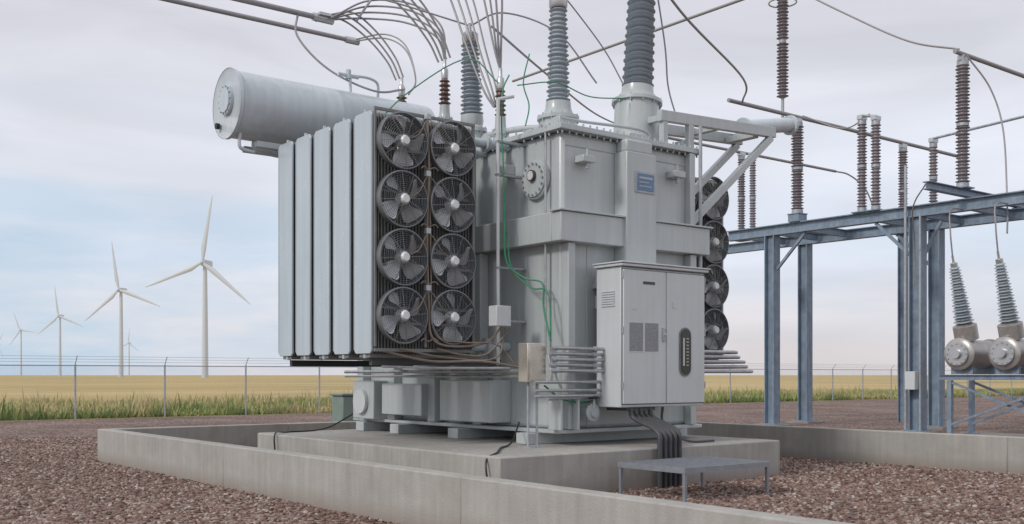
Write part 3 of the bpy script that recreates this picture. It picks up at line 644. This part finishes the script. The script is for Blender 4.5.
for u in(26.25,27.35):
    for v in(11.6,14.7): cb.add('legs','beam',merge(obox((u,v,.05),(u,v,1.46),.12,.12),box(u-.15,u+.15,v-.15,v+.15,.02,.05)))
    cb.add('braces','beam',merge(obox((u-.07,11.7,.3),(u-.07,14.6,1.4),.06,.06),obox((u-.14,14.6,.3),(u-.14,11.7,1.4),.06,.06)))
cb.add('plinth','pad',box(25.6,28.3,11.0,15.0,-.1,.02),.02)
cb.done()
for a in((22.8,24.6,14.6,16.0),(20.6,22.0,15.2,16.4)):
    c=Obj('concrete_cover_slab',(a[0],a[2],0));c.add('slab','pad',box(*a,-.05,.12),.02);c.add('lid','grating',box(a[0]+.15,a[1]-.15,a[2]+.15,a[3]-.15,.122,.14),.01);c.done()

X,Y=-4.35,28;u,v=W2L(X,Y)
g=Obj('utility_cabinet',(u,v,0));g.add('body','gbox',box(u-.35,u+.35,v-.3,v+.3,.12,1.05),.03);g.add('lid','gbox',box(u-.4,u+.4,v-.35,v+.35,1.052,1.12),.02);g.add('base','pad',box(u-.5,u+.5,v-.45,v+.45,0,.118));g.add('door_handle','galv',box(u-.02,u+.02,v-.33,v-.30,.6,.75));g.done()

# ---------------------------------------------------------------- world
w=bpy.data.worlds.new('World');sc.world=w;w.use_nodes=True;nt=w.node_tree;L=nt.links
bg=nt.nodes['Background'];out=nt.nodes['World Output']
sundir=Vector((-.66,-.50,.60)).normalized()
el=math.asin(sundir.z);rot=math.atan2(sundir.x,sundir.y)
sky=nn(nt,'ShaderNodeTexSky');sky.sky_type='NISHITA';sky.sun_disc=False;sky.sun_elevation=el;sky.sun_rotation=rot
L.new(sky.outputs[0],bg.inputs[0]);bg.inputs[1].default_value=.12
tc=nn(nt,'ShaderNodeTexCoord');sx=nn(nt,'ShaderNodeSeparateXYZ');L.new(tc.outputs['Generated'],sx.inputs[0])
ramp=nn(nt,'ShaderNodeValToRGB')
setramp(ramp,((0,(.78,.73,.75)),(.05,(.79,.76,.80)),(.11,(.76,.80,.90)),(.2,(.83,.85,.93)),(.34,(.79,.785,.85)),(1,(.80,.81,.87))))
L.new(sx.outputs['Z'],ramp.inputs[0])
mp=nn(nt,'ShaderNodeMapping');mp.inputs['Scale'].default_value=(1,1,3.6);mp.inputs['Location'].default_value=(1.3,.4,.2);L.new(tc.outputs['Generated'],mp.inputs[0])
n=nn(nt,'ShaderNodeTexNoise');n.inputs['Scale'].default_value=2.6;n.inputs['Detail'].default_value=7;n.inputs['Roughness'].default_value=.5;n.inputs['Distortion'].default_value=.5;L.new(mp.outputs[0],n.inputs['Vector'])
mr=nn(nt,'ShaderNodeMapRange');mr.inputs['From Min'].default_value=.32;mr.inputs['From Max'].default_value=.68;mr.inputs['To Min'].default_value=.84;mr.inputs['To Max'].default_value=1.12;L.new(n.outputs['Fac'],mr.inputs['Value'])
vm=nn(nt,'ShaderNodeVectorMath',operation='SCALE');L.new(ramp.outputs[0],vm.inputs[0]);L.new(mr.outputs[0],vm.inputs['Scale'])
mp2=nn(nt,'ShaderNodeMapping');mp2.inputs['Scale'].default_value=(1.2,1.2,7);mp2.inputs['Location'].default_value=(.2,.9,-.3);L.new(tc.outputs['Generated'],mp2.inputs[0])
n2=nn(nt,'ShaderNodeTexNoise');n2.inputs['Scale'].default_value=1.9;n2.inputs['Detail'].default_value=6;n2.inputs['Roughness'].default_value=.55;L.new(mp2.outputs[0],n2.inputs['Vector'])
m2=nn(nt,'ShaderNodeMapRange');m2.inputs['From Min'].default_value=.43;m2.inputs['From Max'].default_value=.60;m2.inputs['To Max'].default_value=.85;L.new(n2.outputs['Fac'],m2.inputs['Value'])
m3=nn(nt,'ShaderNodeMapRange');m3.inputs['From Min'].default_value=.26;m3.inputs['From Max'].default_value=.10;L.new(sx.outputs['Z'],m3.inputs['Value'])
# more open sky towards the west (-X)
m4=nn(nt,'ShaderNodeMapRange');m4.inputs['From Min'].default_value=.15;m4.inputs['From Max'].default_value=-.4;m4.inputs['To Min'].default_value=.35;m4.inputs['To Max'].default_value=1;L.new(sx.outputs['X'],m4.inputs['Value'])
mm=nn(nt,'ShaderNodeMath',operation='MULTIPLY');L.new(m2.outputs[0],mm.inputs[0]);L.new(m3.outputs[0],mm.inputs[1])
m5=nn(nt,'ShaderNodeMath',operation='MULTIPLY');L.new(mm.outputs[0],m5.inputs[0]);L.new(m4.outputs[0],m5.inputs[1])
mx=nn(nt,'ShaderNodeMix',data_type='RGBA');L.new(m5.outputs[0],mx.inputs[0]);L.new(vm.outputs[0],mx.inputs[6]);mx.inputs[7].default_value=(.50,.66,.82,1)
bg2=nn(nt,'ShaderNodeBackground');L.new(mx.outputs[2],bg2.inputs[0]);bg2.inputs[1].default_value=1.0
mix=nn(nt,'ShaderNodeMixShader');mix.inputs[0].default_value=.94;L.new(bg.outputs[0],mix.inputs[1]);L.new(bg2.outputs[0],mix.inputs[2]);L.new(mix.outputs[0],out.inputs[0])
sl=bpy.data.lights.new('sun','SUN');sl.energy=1.5;sl.angle=math.radians(10);sl.color=(1,.96,.9)
so=bpy.data.objects.new('sun',sl);so.rotation_euler=(-sundir).to_track_quat('-Z','Y').to_euler();sc.collection.objects.link(so)

cam=bpy.data.cameras.new('camera');co=bpy.data.objects.new('camera',cam);sc.collection.objects.link(co)
co.location=(0,0,1.6);co.rotation_euler=(math.radians(90),0,0)
cam.sensor_width=36;cam.lens=36.91;cam.shift_y=.1104;cam.clip_end=20000;cam.clip_start=.1
sc.camera=co
sc.view_settings.view_transform='Standard';sc.view_settings.look='None';sc.view_settings.exposure=0
